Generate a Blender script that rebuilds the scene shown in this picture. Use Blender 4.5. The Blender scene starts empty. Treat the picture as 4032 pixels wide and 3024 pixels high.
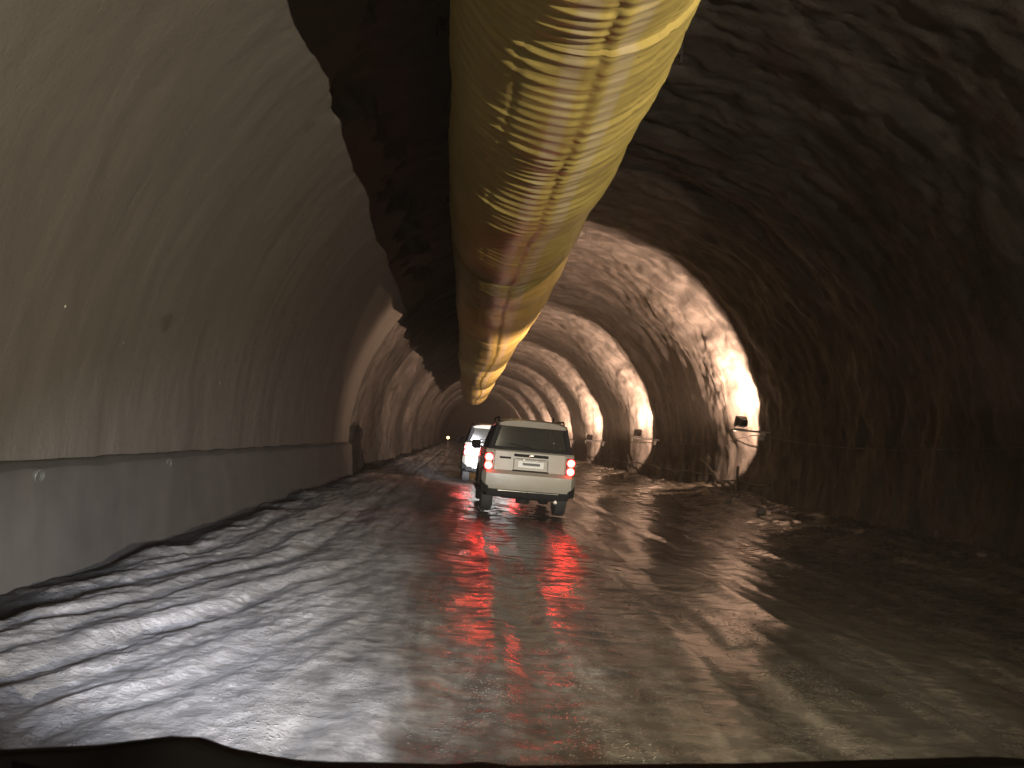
import bpy, bmesh, math, random
import numpy as np
from mathutils import Vector, Matrix, Euler
R = math.radians
rng = random.Random(7)

# ------------------------------------------------------------------ camera, world, exposure
sc = bpy.context.scene
C = sc.collection
CAM_H = 1.5
cam_d = bpy.data.cameras.new("camera")
cam = bpy.data.objects.new("camera", cam_d)
C.objects.link(cam)
cam_d.lens = 27.67
cam_d.sensor_width = 36.0
cam_d.clip_start = 0.05
cam_d.clip_end = 600
YAW, PITCH, ROLL = 3.23, 4.0, 5.0
cam.matrix_world = (Matrix.Translation((0, 0, CAM_H)) @ Matrix.Rotation(R(-YAW), 4, 'Z')
                    @ Matrix.Rotation(R(90 + PITCH), 4, 'X') @ Matrix.Rotation(R(ROLL), 4, 'Z'))
cam_d.dof.use_dof = True
cam_d.dof.focus_distance = 18.0
cam_d.dof.aperture_fstop = 10.0
sc.camera = cam

world = bpy.data.worlds.new("World")
sc.world = world
world.use_nodes = True
bg = world.node_tree.nodes["Background"]
bg.inputs[0].default_value = (0.02, 0.018, 0.015, 1)      # night black outside the far portal
bg.inputs[1].default_value = 0.05

sc.view_settings.view_transform = 'Standard'
sc.view_settings.look = 'None'
sc.view_settings.exposure = 0.0
sc.view_settings.gamma = 1.0
sc.cycles.use_denoising = True
sc.cycles.use_adaptive_sampling = True
sc.cycles.adaptive_threshold = 0.025
sc.cycles.max_bounces = 8
sc.cycles.diffuse_bounces = 4
sc.cycles.glossy_bounces = 4
sc.cycles.transparent_max_bounces = 12
sc.cycles.sample_clamp_indirect = 6.0
sc.cycles.blur_glossy = 0.3
sc.cycles.caustics_reflective = False
sc.cycles.caustics_refractive = False

# light levels (watts) and colours
P_LAMP = 11500.0
P_BACK = 12500.0
P_SPOT = 2000.0
P_HEAD = (3300.0, 2600.0)
P_SUV_HEAD = 6000.0
HAZE = 0.0016
COL_LAMP = (1.0, 0.63, 0.43)
COL_BACK = (1.0, 0.86, 0.64)

# tunnel section: circle arc round (TX, TZ)
TX, TZ, TR = 2.7, 1.3, 6.4

# ------------------------------------------------------------------ helpers
def tag(o, label=None, cat=None, group=None, kind=None):
    if label: o["label"] = label
    if cat: o["category"] = cat
    if group: o["group"] = group
    if kind: o["kind"] = kind
    return o

def empty(name, loc=(0, 0, 0), rz=0.0):
    o = bpy.data.objects.new(name, None)
    o.empty_display_size = 0.2
    C.objects.link(o)
    o.location = loc
    o.rotation_euler = (0, 0, rz)
    return o

def obj(name, bm, mat, parent=None, smooth=True, bevel=0.0, seg=2, angle=35):
    bmesh.ops.recalc_face_normals(bm, faces=bm.faces)
    me = bpy.data.meshes.new(name)
    bm.to_mesh(me)
    bm.free()
    o = bpy.data.objects.new(name, me)
    C.objects.link(o)
    for m in (mat if isinstance(mat, (list, tuple)) else [mat]):
        me.materials.append(m)
    if smooth:
        me.polygons.foreach_set("use_smooth", [True] * len(me.polygons))
        me.set_sharp_from_angle(angle=R(angle))
    if bevel > 0:
        b = o.modifiers.new("bevel", 'BEVEL')
        b.width = bevel
        b.segments = seg
        b.limit_method = 'ANGLE'
        b.angle_limit = R(30)
        b.harden_normals = False
    if parent is not None:
        o.parent = parent
    return o

def copy_tree(o, parent=None):
    c = o.copy()
    C.objects.link(c)
    if parent is not None:
        c.parent = parent
    for ch in list(o.children):
        copy_tree(ch, c)
    return c

def box(bm, c, s, rot=None, taper=None):
    x, y, z = s[0] / 2, s[1] / 2, s[2] / 2
    vs = []
    for sx, sy, sz in ((-1, -1, -1), (1, -1, -1), (1, 1, -1), (-1, 1, -1), (-1, -1, 1), (1, -1, 1), (1, 1, 1), (-1, 1, 1)):
        p = Vector((sx * x, sy * y, sz * z))
        if taper and sz > 0:
            p.x *= taper[0]; p.y *= taper[1]
        if rot is not None:
            p = rot @ p
        vs.append(bm.verts.new(p + Vector(c)))
    for f in ((0, 3, 2, 1), (4, 5, 6, 7), (0, 1, 5, 4), (1, 2, 6, 5), (2, 3, 7, 6), (3, 0, 4, 7)):
        bm.faces.new([vs[i] for i in f])
    return vs

def hexa(bm, pts):
    """eight corners: four of the lower ring, four of the upper ring"""
    vs = [bm.verts.new(p) for p in pts]
    for f in ((0, 3, 2, 1), (4, 5, 6, 7), (0, 1, 5, 4), (1, 2, 6, 5), (2, 3, 7, 6), (3, 0, 4, 7)):
        bm.faces.new([vs[i] for i in f])

def slab(bm, quad, t):
    """a thin plate: quad thickened along its normal"""
    q = [Vector(p) for p in quad]
    n = (q[1] - q[0]).cross(q[3] - q[0]).normalized() * t
    hexa(bm, [tuple(p) for p in q] + [tuple(p + n) for p in q])

def cyl(bm, p0, p1, r0, r1=None, n=24, caps=True):
    if r1 is None: r1 = r0
    p0, p1 = Vector(p0), Vector(p1)
    d = (p1 - p0).normalized()
    a = d.orthogonal().normalized()
    b = d.cross(a)
    ra, rb = [], []
    for i in range(n):
        t = 2 * math.pi * i / n
        v = a * math.cos(t) + b * math.sin(t)
        ra.append(bm.verts.new(p0 + v * r0))
        rb.append(bm.verts.new(p1 + v * r1))
    for i in range(n):
        j = (i + 1) % n
        bm.faces.new((ra[i], ra[j], rb[j], rb[i]))
    if caps:
        bm.faces.new(ra[::-1]); bm.faces.new(rb)

def lathe(bm, origin, axis, prof, n=32, closed=False):
    """prof: list of (along axis, radius)"""
    d = Vector(axis).normalized()
    a = d.orthogonal().normalized()
    b = d.cross(a)
    rings = []
    for h, r in prof:
        rings.append([bm.verts.new(Vector(origin) + d * h + (a * math.cos(2 * math.pi * i / n) + b * math.sin(2 * math.pi * i / n)) * r) for i in range(n)])
    pairs = list(zip(rings, rings[1:]))
    if closed: pairs.append((rings[-1], rings[0]))
    for ra, rb in pairs:
        for i in range(n):
            j = (i + 1) % n
            bm.faces.new((ra[i], ra[j], rb[j], rb[i]))
    if not closed:
        bm.faces.new(rings[0][::-1]); bm.faces.new(rings[-1])

def tube(bm, pts, r, n=10):
    pts = [Vector(p) for p in pts]
    up = Vector((0, 0, 1))
    rings = []
    for i, p in enumerate(pts):
        d = (pts[min(i + 1, len(pts) - 1)] - pts[max(i - 1, 0)]).normalized()
        a = d.cross(up)
        if a.length < 1e-4: a = d.orthogonal()
        a.normalize()
        b = a.cross(d)
        rr = r[i] if isinstance(r, (list, tuple)) else r
        rings.append([bm.verts.new(p + (a * math.cos(2 * math.pi * k / n) + b * math.sin(2 * math.pi * k / n)) * rr) for k in range(n)])
    for ra, rb in zip(rings, rings[1:]):
        for k in range(n):
            j = (k + 1) % n
            bm.faces.new((ra[k], ra[j], rb[j], rb[k]))
    bm.faces.new(rings[0][::-1]); bm.faces.new(rings[-1])

# gradient noise for sculpting
_perm = np.random.RandomState(11).permutation(512)
_perm = np.concatenate([_perm, _perm, _perm])
_ang = np.random.RandomState(5).rand(512) * 2 * np.pi
_gx, _gy = np.cos(_ang), np.sin(_ang)
def noise2(x, y, seed=0):
    x = np.asarray(x, float) + seed * 17.31
    y = np.asarray(y, float) + seed * 9.77
    xi, yi = np.floor(x).astype(int), np.floor(y).astype(int)
    xf, yf = x - xi, y - yi
    u, v = xf ** 3 * (xf * (xf * 6 - 15) + 10), yf ** 3 * (yf * (yf * 6 - 15) + 10)
    def g(ix, iy, fx, fy):
        h = _perm[(_perm[ix % 512] + iy) % 512] % 512
        return _gx[h] * fx + _gy[h] * fy
    a = g(xi, yi, xf, yf); b = g(xi + 1, yi, xf - 1, yf)
    c = g(xi, yi + 1, xf, yf - 1); d = g(xi + 1, yi + 1, xf - 1, yf - 1)
    return 1.5 * ((a * (1 - u) + b * u) * (1 - v) + (c * (1 - u) + d * u) * v)
def fbm(x, y, o=4, seed=0, gain=0.5):
    s, a, f = 0, 1.0, 1.0
    for k in range(o):
        s = s + a * noise2(x * f, y * f, seed + k * 3)
        a *= gain; f *= 2.03
    return s
def ridged(x, y, o=4, seed=0):
    s, a, f = 0, 1.0, 1.0
    for k in range(o):
        s = s + a * (1 - 2 * np.abs(noise2(x * f, y * f, seed + k * 3)))
        a *= 0.5; f *= 2.03
    return s
def sstep(a, b, x):
    t = np.clip((x - a) / (b - a), 0, 1)
    return t * t * (3 - 2 * t)

def grid_obj(name, X, Y, Z, U, V, mat, parent=None, flip=False):
    n, m = X.shape
    me = bpy.data.meshes.new(name)
    me.vertices.add(n * m)
    me.vertices.foreach_set("co", np.stack([X, Y, Z], -1).astype(np.float32).ravel())
    idx = np.arange(n * m).reshape(n, m)
    q = np.stack([idx[:-1, :-1], idx[:-1, 1:], idx[1:, 1:], idx[1:, :-1]], -1).reshape(-1, 4)
    if flip: q = q[:, ::-1]
    k = len(q)
    me.loops.add(k * 4)
    me.loops.foreach_set("vertex_index", q.astype(np.int32).ravel())
    me.polygons.add(k)
    me.polygons.foreach_set("loop_start", np.arange(0, k * 4, 4, dtype=np.int32))
    me.polygons.foreach_set("use_smooth", np.ones(k, bool))
    uv = me.uv_layers.new(name="UVMap")
    flat = q.ravel()
    uv.data.foreach_set("uv", np.stack([U.ravel()[flat], V.ravel()[flat]], -1).astype(np.float32).ravel())
    me.update(calc_edges=True)
    me.validate()
    me.materials.append(mat)
    o = bpy.data.objects.new(name, me)
    C.objects.link(o)
    if parent is not None: o.parent = parent
    return o

def spaced(y0, y1, fine, k, ref=0.0, lim=10.0):
    ys = [y0]
    while ys[-1] < y1:
        d = abs(ys[-1] - ref)
        ys.append(ys[-1] + (fine if ys[-1] > ref - 2 else fine * 3) * max(1.0, d * k / fine))
        if len(ys) > 6000: break
    return np.array(ys)

# ------------------------------------------------------------------ materials
class NT:
    def __init__(s, name):
        s.m = bpy.data.materials.new(name)
        s.m.use_nodes = True
        s.t = s.m.node_tree
        s.b = s.t.nodes["Principled BSDF"]
        s.out = s.t.nodes["Material Output"]
    def n(s, typ, **kw):
        o = s.t.nodes.new(typ)
        for k, v in kw.items(): setattr(o, k, v)
        return o
    def l(s, a, b): s.t.links.new(a, b)
    def inp(s, node, name, v):
        i = node.inputs[name]
        if hasattr(v, "is_output"): s.l(v, i)
        else: i.default_value = v
    def coord(s, kind="Object", scale=(1, 1, 1), rot=(0, 0, 0)):
        c = s.n("ShaderNodeTexCoord"); mp = s.n("ShaderNodeMapping")
        mp.inputs["Scale"].default_value = scale
        mp.inputs["Rotation"].default_value = rot
        s.l(c.outputs[kind], mp.inputs["Vector"])
        return mp.outputs[0]
    def noise(s, vec, scale, detail=5, rough=0.55, dist=0.0):
        o = s.n("ShaderNodeTexNoise")
        o.inputs["Scale"].default_value = scale
        o.inputs["Detail"].default_value = detail
        o.inputs["Roughness"].default_value = rough
        o.inputs["Distortion"].default_value = dist
        s.l(vec, o.inputs["Vector"])
        return o.outputs["Fac"]
    def voro(s, vec, scale, feature='F1'):
        o = s.n("ShaderNodeTexVoronoi", feature=feature)
        o.inputs["Scale"].default_value = scale
        s.l(vec, o.inputs["Vector"])
        return o.outputs["Distance"]
    def ramp(s, fac, stops):
        o = s.n("ShaderNodeValToRGB")
        e = o.color_ramp.elements
        while len(e) < len(stops): e.new(0.5)
        for k, (p, c) in enumerate(stops):
            e[k].position = p
            e[k].color = (c, c, c, 1) if isinstance(c, (int, float)) else tuple(c) + (1,)
        s.l(fac, o.inputs[0])
        return o.outputs[0]
    def mix(s, fac, a, b, mode='MIX'):
        o = s.n("ShaderNodeMix", data_type='RGBA', blend_type=mode)
        for i, v in ((0, fac), (6, a), (7, b)):
            if hasattr(v, "is_output"): s.l(v, o.inputs[i])
            else: o.inputs[i].default_value = v if isinstance(v, (int, float)) else tuple(v) + (1,)
        return o.outputs[2]
    def math(s, op, a, b=0.0, c=0.0, clamp=False):
        o = s.n("ShaderNodeMath", operation=op, use_clamp=clamp)
        for i, v in enumerate((a, b, c)):
            if hasattr(v, "is_output"): s.l(v, o.inputs[i])
            else: o.inputs[i].default_value = v
        return o.outputs[0]
    def bump(s, h, dist=0.02, strength=1.0, prev=None):
        o = s.n("ShaderNodeBump")
        s.inp(o, "Strength", strength)
        o.inputs["Distance"].default_value = dist
        s.l(h, o.inputs["Height"])
        if prev is not None: s.l(prev, o.inputs["Normal"])
        return o.outputs[0]
    def done(s, color=None, rough=0.5, normal=None, **kw):
        if color is not None: s.inp(s.b, "Base Color", color if hasattr(color, "is_output") else tuple(color) + (1,))
        s.inp(s.b, "Roughness", rough)
        if normal is not None: s.l(normal, s.b.inputs["Normal"])
        for k, v in kw.items(): s.inp(s.b, k.replace("_", " "), v)
        return s.m

def mat_plain(name, col, rough=0.5, var=0.12, scale=9.0, bump=0.0, **kw):
    t = NT(name)
    v = t.coord()
    f = t.noise(v, scale, 5)
    c = t.mix(f, tuple(x * (1 - var) for x in col), tuple(min(1, x * (1 + var)) for x in col))
    r = t.math('MULTIPLY_ADD', f, 0.2, rough - 0.1, clamp=True)
    nb = t.bump(t.noise(v, scale * 4, 4), bump) if bump else None
    return t.done(c, r, nb, **kw)

def mat_lining():
    t = NT("smooth sprayed concrete")
    uv = t.coord("UV")
    streak = t.noise(t.coord("UV", (0.35, 1.6, 1)), 1.1, 5, 0.55, 0.6)
    blot = t.noise(uv, 0.5, 4)
    fine = t.noise(uv, 22, 6, 0.7)
    c = t.ramp(t.math('ADD', t.math('MULTIPLY', streak, 0.6), t.math('MULTIPLY', blot, 0.4)),
               [(0.3, (0.0675, 0.0616, 0.0532)), (0.5, (0.0800, 0.0733, 0.0637)), (0.7, (0.0920, 0.0845, 0.0745))])
    c = t.mix(t.ramp(fine, [(0.35, 0.0), (0.75, 0.25)]), c, (0.0989, 0.0913, 0.0785))
    # few small holes / bolt stains and pale specks
    wv = t.n("ShaderNodeTexVoronoi"); wv.inputs["Scale"].default_value = 0.62
    t.l(t.coord("UV", (1, 1, 1)), wv.inputs["Vector"])
    holes = t.ramp(t.math('ADD', wv.outputs["Distance"], t.math('MULTIPLY', t.noise(uv, 9, 4), 0.16)), [(0.15, 1.0), (0.172, 0.0)])
    holes = t.math('MULTIPLY', holes, t.ramp(t.noise(uv, 0.9, 2), [(0.5, 0.0), (0.56, 1.0)]))
    c = t.mix(t.math('MULTIPLY', holes, 0.8), c, (0.045, 0.038, 0.028))
    sp = t.voro(uv, 1.3)
    c = t.mix(t.ramp(sp, [(0.014, 0.9), (0.02, 0.0)]), c, (0.8, 0.78, 0.72))
    damp = t.ramp(t.noise(t.coord("UV", (0.5, 0.9, 1)), 0.45, 6, 0.6), [(0.5, 0.0), (0.7, 0.3)])
    c = t.mix(damp, c, (0.085, 0.075, 0.06))
    n = t.bump(streak, 0.05, 0.6)
    n = t.bump(t.noise(uv, 6, 6, 0.7), 0.03, 0.5, n)
    n = t.bump(fine, 0.010, 0.9, n)
    return t.done(c, 0.85, n)

def mat_rock():
    t = NT("rough wet shotcrete rock")
    uv = t.coord("UV")
    a = t.noise(t.coord("UV", (0.35, 1.3, 1)), 1.4, 7, 0.6, 0.8)
    b = t.noise(uv, 3.2, 8, 0.68, 0.4)
    c = t.ramp(a, [(0.30, (0.0225, 0.0199, 0.0180)), (0.46, (0.0461, 0.0408, 0.0369)), (0.62, (0.0676, 0.0598, 0.0541)), (0.75, (0.0826, 0.0731, 0.0661))])
    pits = t.ramp(b, [(0.34, 1.0), (0.43, 0.0)])
    c = t.mix(t.math('MULTIPLY', pits, 0.92), c, (0.022, 0.016, 0.012))
    pits2 = t.ramp(t.noise(uv, 11, 4, 0.6), [(0.33, 0.7), (0.4, 0.0)])
    c = t.mix(pits2, c, (0.06, 0.045, 0.035))
    wet = t.ramp(t.noise(t.coord("UV", (0.2, 0.8, 1)), 0.9, 5), [(0.45, 0.9), (0.62, 0.6)])
    damp = t.ramp(t.noise(t.coord("UV", (0.7, 2.2, 1)), 1.0, 6, 0.62, 0.7), [(0.46, 0.0), (0.58, 0.8)])
    c = t.mix(damp, c, (0.018, 0.015, 0.012))
    n = t.bump(b, 0.07, 0.6)
    n = t.bump(t.noise(uv, 16, 6, 0.7), 0.018, 0.8, n)
    return t.done(c, wet, n)

def mat_kerb():
    t = NT("grey kerb concrete")
    v = t.coord()
    a = t.noise(v, 1.3, 6, 0.6)
    f = t.noise(v, 30, 5, 0.7)
    c = t.ramp(a, [(0.3, (0.0358, 0.0342, 0.0325)), (0.55, (0.0527, 0.0506, 0.0485)), (0.75, (0.0632, 0.0611, 0.0586))])
    c = t.mix(t.math('MULTIPLY', f, 0.25), c, (0.0580, 0.0548, 0.0516))
    st = t.ramp(t.noise(t.coord("Object", (3, 3, 0.5)), 1.0, 4), [(0.52, 0.0), (0.7, 0.4)])
    c = t.mix(st, c, (0.0738, 0.0658, 0.0580))
    return t.done(c, 0.85, t.bump(f, 0.005, 0.6))

def mat_ground():
    t = NT("muddy wet roadway")
    obj_ = t.coord("Object")
    sep = t.n("ShaderNodeSeparateXYZ"); t.l(obj_, sep.inputs[0])
    streak = t.noise(t.coord("Object", (2.4, 0.28, 1)), 1.0, 7, 0.6, 0.5)
    lump = t.noise(obj_, 5.0, 8, 0.65)
    fine = t.noise(obj_, 26, 6, 0.7)
    mud = t.ramp(t.math('ADD', t.math('MULTIPLY', streak, 0.55), t.math('MULTIPLY', lump, 0.45)),
                 [(0.34, (0.020, 0.018, 0.015)), (0.47, (0.052, 0.047, 0.039)), (0.60, (0.115, 0.104, 0.087)), (0.72, (0.19, 0.174, 0.145))])
    slush = t.ramp(t.math('ADD', t.math('MULTIPLY', streak, 0.6), t.math('MULTIPLY', lump, 0.4)),
                   [(0.34, (0.12, 0.12, 0.126)), (0.46, (0.28, 0.28, 0.295)), (0.58, (0.40, 0.40, 0.42)), (0.72, (0.5, 0.5, 0.52))])
    # grey slush lies on the lining side of the carriageway
    edge = t.math('ADD', sep.outputs[0], t.math('MULTIPLY', t.math('SUBTRACT', t.noise(t.coord("Object", (1, 0.3, 1)), 0.8, 4), 0.5), 2.2))
    m = t.ramp(t.math('MULTIPLY_ADD', edge, 0.25, 0.6), [(0.26, 1.0), (0.56, 0.0)])
    clod = t.ramp(t.voro(obj_, 9.0), [(0.10, 0.0), (0.32, 0.45)])
    slush = t.mix(clod, slush, (0.13, 0.13, 0.14))
    c = t.mix(m, mud, slush)
    z = sep.outputs[2]
    wetz = t.ramp(t.math('ADD', t.math('MULTIPLY_ADD', z, 5.0, 0.25), t.math('MULTIPLY', lump, 0.35)), [(0.3, 0.0), (0.62, 1.0)])
    c = t.mix(wetz, t.mix(1.0, c, (0.55, 0.55, 0.55), 'MULTIPLY'), c)
    r = t.math('MULTIPLY_ADD', wetz, 0.42, 0.17)
    st = t.math('MULTIPLY_ADD', m, 0.85, 0.15)
    grit = t.ramp(t.voro(obj_, 34.0), [(0.05, 1.0), (0.34, 0.0)])
    gritm = t.ramp(t.noise(t.coord("Object", (1.1, 0.45, 1)), 1.3, 6, 0.62), [(0.46, 0.0), (0.58, 1.0)])
    c = t.mix(t.math('MULTIPLY', t.math('MULTIPLY', grit, gritm), 0.45), c, (0.24, 0.22, 0.18))
    n = t.bump(grit, 0.012, gritm)
    n = t.bump(lump, 0.035, st, n)
    n = t.bump(fine, 0.016, st, n)
    n = t.bump(t.noise(t.coord("Object", (0.55, 1.0, 1)), 4.2, 3, 0.5, 0.5), 0.030, 0.55, n)
    pat = t.ramp(t.noise(t.coord("Object", (1.3, 0.5, 1), (0, 0, 0.25)), 1.5, 8, 0.66, 0.4), [(0.50, 0.0), (0.66, 1.0)])
    c = t.mix(t.math('MULTIPLY', pat, 0.6), c, t.mix(1.0, c, (1.75, 1.75, 1.8), 'MULTIPLY'))
    mr = t.ramp(t.math('MULTIPLY_ADD', edge, 0.25, 0.6), [(0.40, 1.0), (0.72, 0.0)])
    r = t.math('MULTIPLY_ADD', mr, 0.55, t.math('MULTIPLY_ADD', wetz, 0.06, 0.035))
    dash = t.ramp(t.noise(t.coord("Object", (0.8, 1.9, 1)), 2.6, 6, 0.6, 0.4), [(0.48, 0.0), (0.62, 1.0)])
    r = t.math('MULTIPLY_ADD', pat, 0.28, r)
    r = t.math('MULTIPLY_ADD', dash, 0.34, r)
    r = t.math('MULTIPLY_ADD', gritm, 0.18, r)
    # a waterlogged wheel track runs along the rock side of the carriageway
    lane = t.math('ABSOLUTE', t.math('SUBTRACT', edge, 3.3))
    lane = t.ramp(t.math('MULTIPLY', lane, 0.5), [(0.35, 1.0), (0.75, 0.0)])
    r = t.math('MULTIPLY', r, t.math('MULTIPLY_ADD', lane, -0.68, 1.0))
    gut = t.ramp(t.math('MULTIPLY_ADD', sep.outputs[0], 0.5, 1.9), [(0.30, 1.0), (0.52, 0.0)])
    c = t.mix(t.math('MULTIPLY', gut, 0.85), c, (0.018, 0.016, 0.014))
    return t.done(c, r, n, Specular_IOR_Level=0.33)

def mat_duct():
    t = NT("yellow ventilation fabric")
    uv = t.coord("UV")
    c = t.ramp(t.noise(t.coord("UV", (1.2, 0.6, 1)), 1.1, 5), [(0.3, (0.40, 0.31, 0.095)), (0.6, (0.52, 0.41, 0.13)), (0.8, (0.57, 0.47, 0.19))])
    dirt = t.ramp(t.noise(uv, 2.6, 7, 0.65), [(0.55, 0.0), (0.75, 0.55)])
    c = t.mix(dirt, c, (0.22, 0.16, 0.07))
    # twin pale highlight streaks, painted into the colour along the belly
    su = t.n("ShaderNodeSeparateXYZ"); t.l(uv, su.inputs[0])
    sx = t.math('SUBTRACT', su.outputs[0], t.math('MULTIPLY_ADD', t.math('SINE', t.math('MULTIPLY', su.outputs[1], 0.25)), 0.127, 0.127))
    sheen = t.ramp(t.math('ABSOLUTE', t.math('SUBTRACT', t.math('ABSOLUTE', sx), 0.25)), [(0.06, 1.0), (0.13, 0.0)])
    sheen = t.math('MULTIPLY', sheen, t.ramp(t.noise(t.coord("UV", (1, 7, 1)), 1.5, 4), [(0.3, 0.35), (0.7, 0.85)]))
    c = t.mix(sheen, c, (0.56, 0.47, 0.34))
    sp = t.voro(uv, 1.7)
    c = t.mix(t.ramp(sp, [(0.02, 0.85), (0.03, 0.0)]), c, (0.07, 0.05, 0.02))
    n = t.bump(t.noise(t.coord("UV", (0.5, 5, 1)), 2.0, 3, 0.5, 0.3), 0.02, 0.35)
    return t.done(c, 0.42, n, Specular_IOR_Level=0.6)

def mat_emit(name, col, strength):
    t = NT(name)
    t.b.inputs["Base Color"].default_value = (0.3, 0.3, 0.3, 1)
    t.b.inputs["Emission Color"].default_value = tuple(col) + (1,)
    t.b.inputs["Emission Strength"].default_value = strength
    return t.m

def mat_glass():
    t = NT("tinted car glass")
    g = t.n("ShaderNodeBsdfGlossy"); g.inputs["Roughness"].default_value = 0.06
    g.inputs["Color"].default_value = (0.9, 0.9, 0.9, 1)
    tr = t.n("ShaderNodeBsdfTransparent"); tr.inputs["Color"].default_value = (0.42, 0.43, 0.40, 1)
    df = t.n("ShaderNodeBsdfDiffuse"); df.inputs["Color"].default_value = (0.10, 0.095, 0.08, 1)
    lw = t.n("ShaderNodeLayerWeight"); lw.inputs[0].default_value = 0.35
    m0 = t.n("ShaderNodeMixShader"); m0.inputs[0].default_value = 0.3
    t.l(tr.outputs[0], m0.inputs[1]); t.l(df.outputs[0], m0.inputs[2])
    m1 = t.n("ShaderNodeMixShader")
    t.l(lw.outputs["Fresnel"], m1.inputs[0]); t.l(m0.outputs[0], m1.inputs[1]); t.l(g.outputs[0], m1.inputs[2])
    t.l(m1.outputs[0], t.out.inputs[0])
    return t.m

M = dict(
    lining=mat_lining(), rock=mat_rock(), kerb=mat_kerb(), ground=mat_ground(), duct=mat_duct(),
    paint=mat_plain("cream white car paint", (0.265, 0.245, 0.196), 0.38, 0.08, 5, Coat_Weight=0.3),
    trim=mat_plain("black plastic trim", (0.014, 0.014, 0.0135), 0.75, 0.2, 12, Specular_IOR_Level=0.2),
    rubber=mat_plain("tyre rubber", (0.025, 0.024, 0.022), 0.8, 0.3, 14, 0.004),
    steel=mat_plain("grey wheel steel", (0.32, 0.32, 0.33), 0.4, 0.1, 10, Metallic=0.8),
    chrome=mat_plain("bright chrome", (0.75, 0.74, 0.7), 0.15, 0.05, 10, Metallic=1.0),
    plate=mat_plain("white number plate", (0.62, 0.62, 0.58), 0.45, 0.06, 30),
    ink=mat_plain("worn plate ink", (0.09, 0.09, 0.085), 0.6, 0.4, 40),
    seat=mat_plain("grey seat cloth", (0.20, 0.19, 0.17), 0.85, 0.15, 20),
    glass=mat_glass(),
    lamp_red=mat_emit("glowing red lens", (1.0, 0.012, 0.006), 3.0),
    lamp_core=mat_emit("glowing lamp core", (1.0, 0.028, 0.018), 85.0),
    lens=mat_plain("red lamp housing", (0.25, 0.012, 0.01), 0.2, 0.1, 10),
    headlens=mat_emit("lit headlamp lens", (0.9, 0.95, 1.0), 6.0),
    housing=mat_plain("dark grey lamp casing", (0.075, 0.068, 0.06), 0.55, 0.2, 16, 0.002),
    galv=mat_plain("galvanised bracket steel", (0.38, 0.36, 0.33), 0.5, 0.12, 18, Metallic=0.35),
    bulb=mat_emit("glowing lamp bulb", (1.0, 0.72, 0.42), 60.0),
    cable=mat_plain("black cable sheath", (0.02, 0.018, 0.016), 0.55, 0.2, 20),
    pipe=mat_plain("pale plastic pipe", (0.07, 0.069, 0.066), 0.5, 0.1, 14),
    wire=mat_plain("dull hanger wire", (0.12, 0.11, 0.10), 0.5, 0.2, 20, Metallic=0.6),
    stone=mat_plain("dusty grey stone", (0.10, 0.085, 0.07), 0.85, 0.3, 7, 0.02),
    dash=mat_plain("black car bonnet", (0.005, 0.005, 0.0055), 0.8, 0.2, 8, Specular_IOR_Level=0.08),
)

# ------------------------------------------------------------------ tunnel vault
LINING_END = 26.2
A0, A1 = math.asin((-0.6 - TZ) / TR), math.asin((-0.6 - TZ) / TR)
PH0, PH1 = A0, math.pi - A1          # angle from the lining side (phi = 0) over the crown (pi/2) to the rock side (pi)

def vault_disp(ph, y):
    s = ph * TR
    rough = sstep(0.80, 0.84, ph + 0.09 * fbm(y / 1.5, s / 1.5, 5, 41, 0.62))
    far = sstep(LINING_END - 0.15, LINING_END + 0.15, y + 0.25 * noise2(s / 1.1, y * 0, 51))
    k = np.maximum(rough, far)
    big = 0.12 * fbm(y / 1.3, s / 2.6, 3, 1) + 0.07 * ridged(y / 3.4, s / 7.0, 2, 9) - 0.05
    mid = 0.07 * np.abs(fbm(y / 0.7, s / 1.25, 3, 21)) + 0.045 * fbm(y / 0.42, s / 0.55, 4, 25)
    bay = 0.06 * sstep(-0.2, 0.5, noise2(y / 1.7, s / 14, 31)) * (0.4 + 0.6 * far)
    r = big + mid + bay
    u = np.mod(y - 23.75 + 0.35 * fbm(s / 1.6, y * 0 + 7, 3, 91), 14.35)
    saw = sstep(0.0, 2.3, u) * (1 - sstep(2.4, 10.5, u)) * (0.2 + 0.8 * sstep(20, 23, y))
    side = sstep(1.75, 2.25, ph) + 0.7 * (1 - sstep(0.45, 0.8, ph)) * far
    r = r - 0.62 * saw * side + 0.12 * side
    r = 0.13 + np.where(r > -0.75, r, -0.75)
    sm = 0.035 * fbm(y / 1.5, s / 5.0, 3, 61) + 0.008 * fbm(y / 0.25, s / 0.5, 3, 71)
    return sm * (1 - k) + (r + 0.12 + 0.04 * far) * k

ys = spaced(-22, 170, 0.055, 0.0045, 4.0)
ph = np.linspace(PH0, PH1, 340)
PHg, Yg = np.meshgrid(ph, ys, indexing='ij')
rad = TR + vault_disp(PHg, Yg)
VX, VZ = TX - rad * np.cos(PHg), TZ + rad * np.sin(PHg)
SPLIT = int(340 * (1.2 - PH0) / (PH1 - PH0))
tun = empty("tunnel", (TX, 0, 0))
tag(tun, "long dark tunnel vault, smooth sprayed lining facing a rough rock wall", "tunnel")
off = -TX
YI = int(np.searchsorted(ys, LINING_END - 0.2))
def part_of_vault(name, a, b, c, d, mat):
    sl = (slice(a, b), slice(c, d))
    return grid_obj(name, VX[sl] + off, Yg[sl], VZ[sl], PHg[sl] * TR, Yg[sl], mat, tun)
NP, NY = VX.shape
part_of_vault("smooth_lining", 0, SPLIT + 1, 0, YI + 1, M["lining"])
part_of_vault("rock_wall", SPLIT, NP, 0, NY, M["rock"])
part_of_vault("ribbed_vault", 0, SPLIT + 1, YI, NY, M["rock"])
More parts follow.
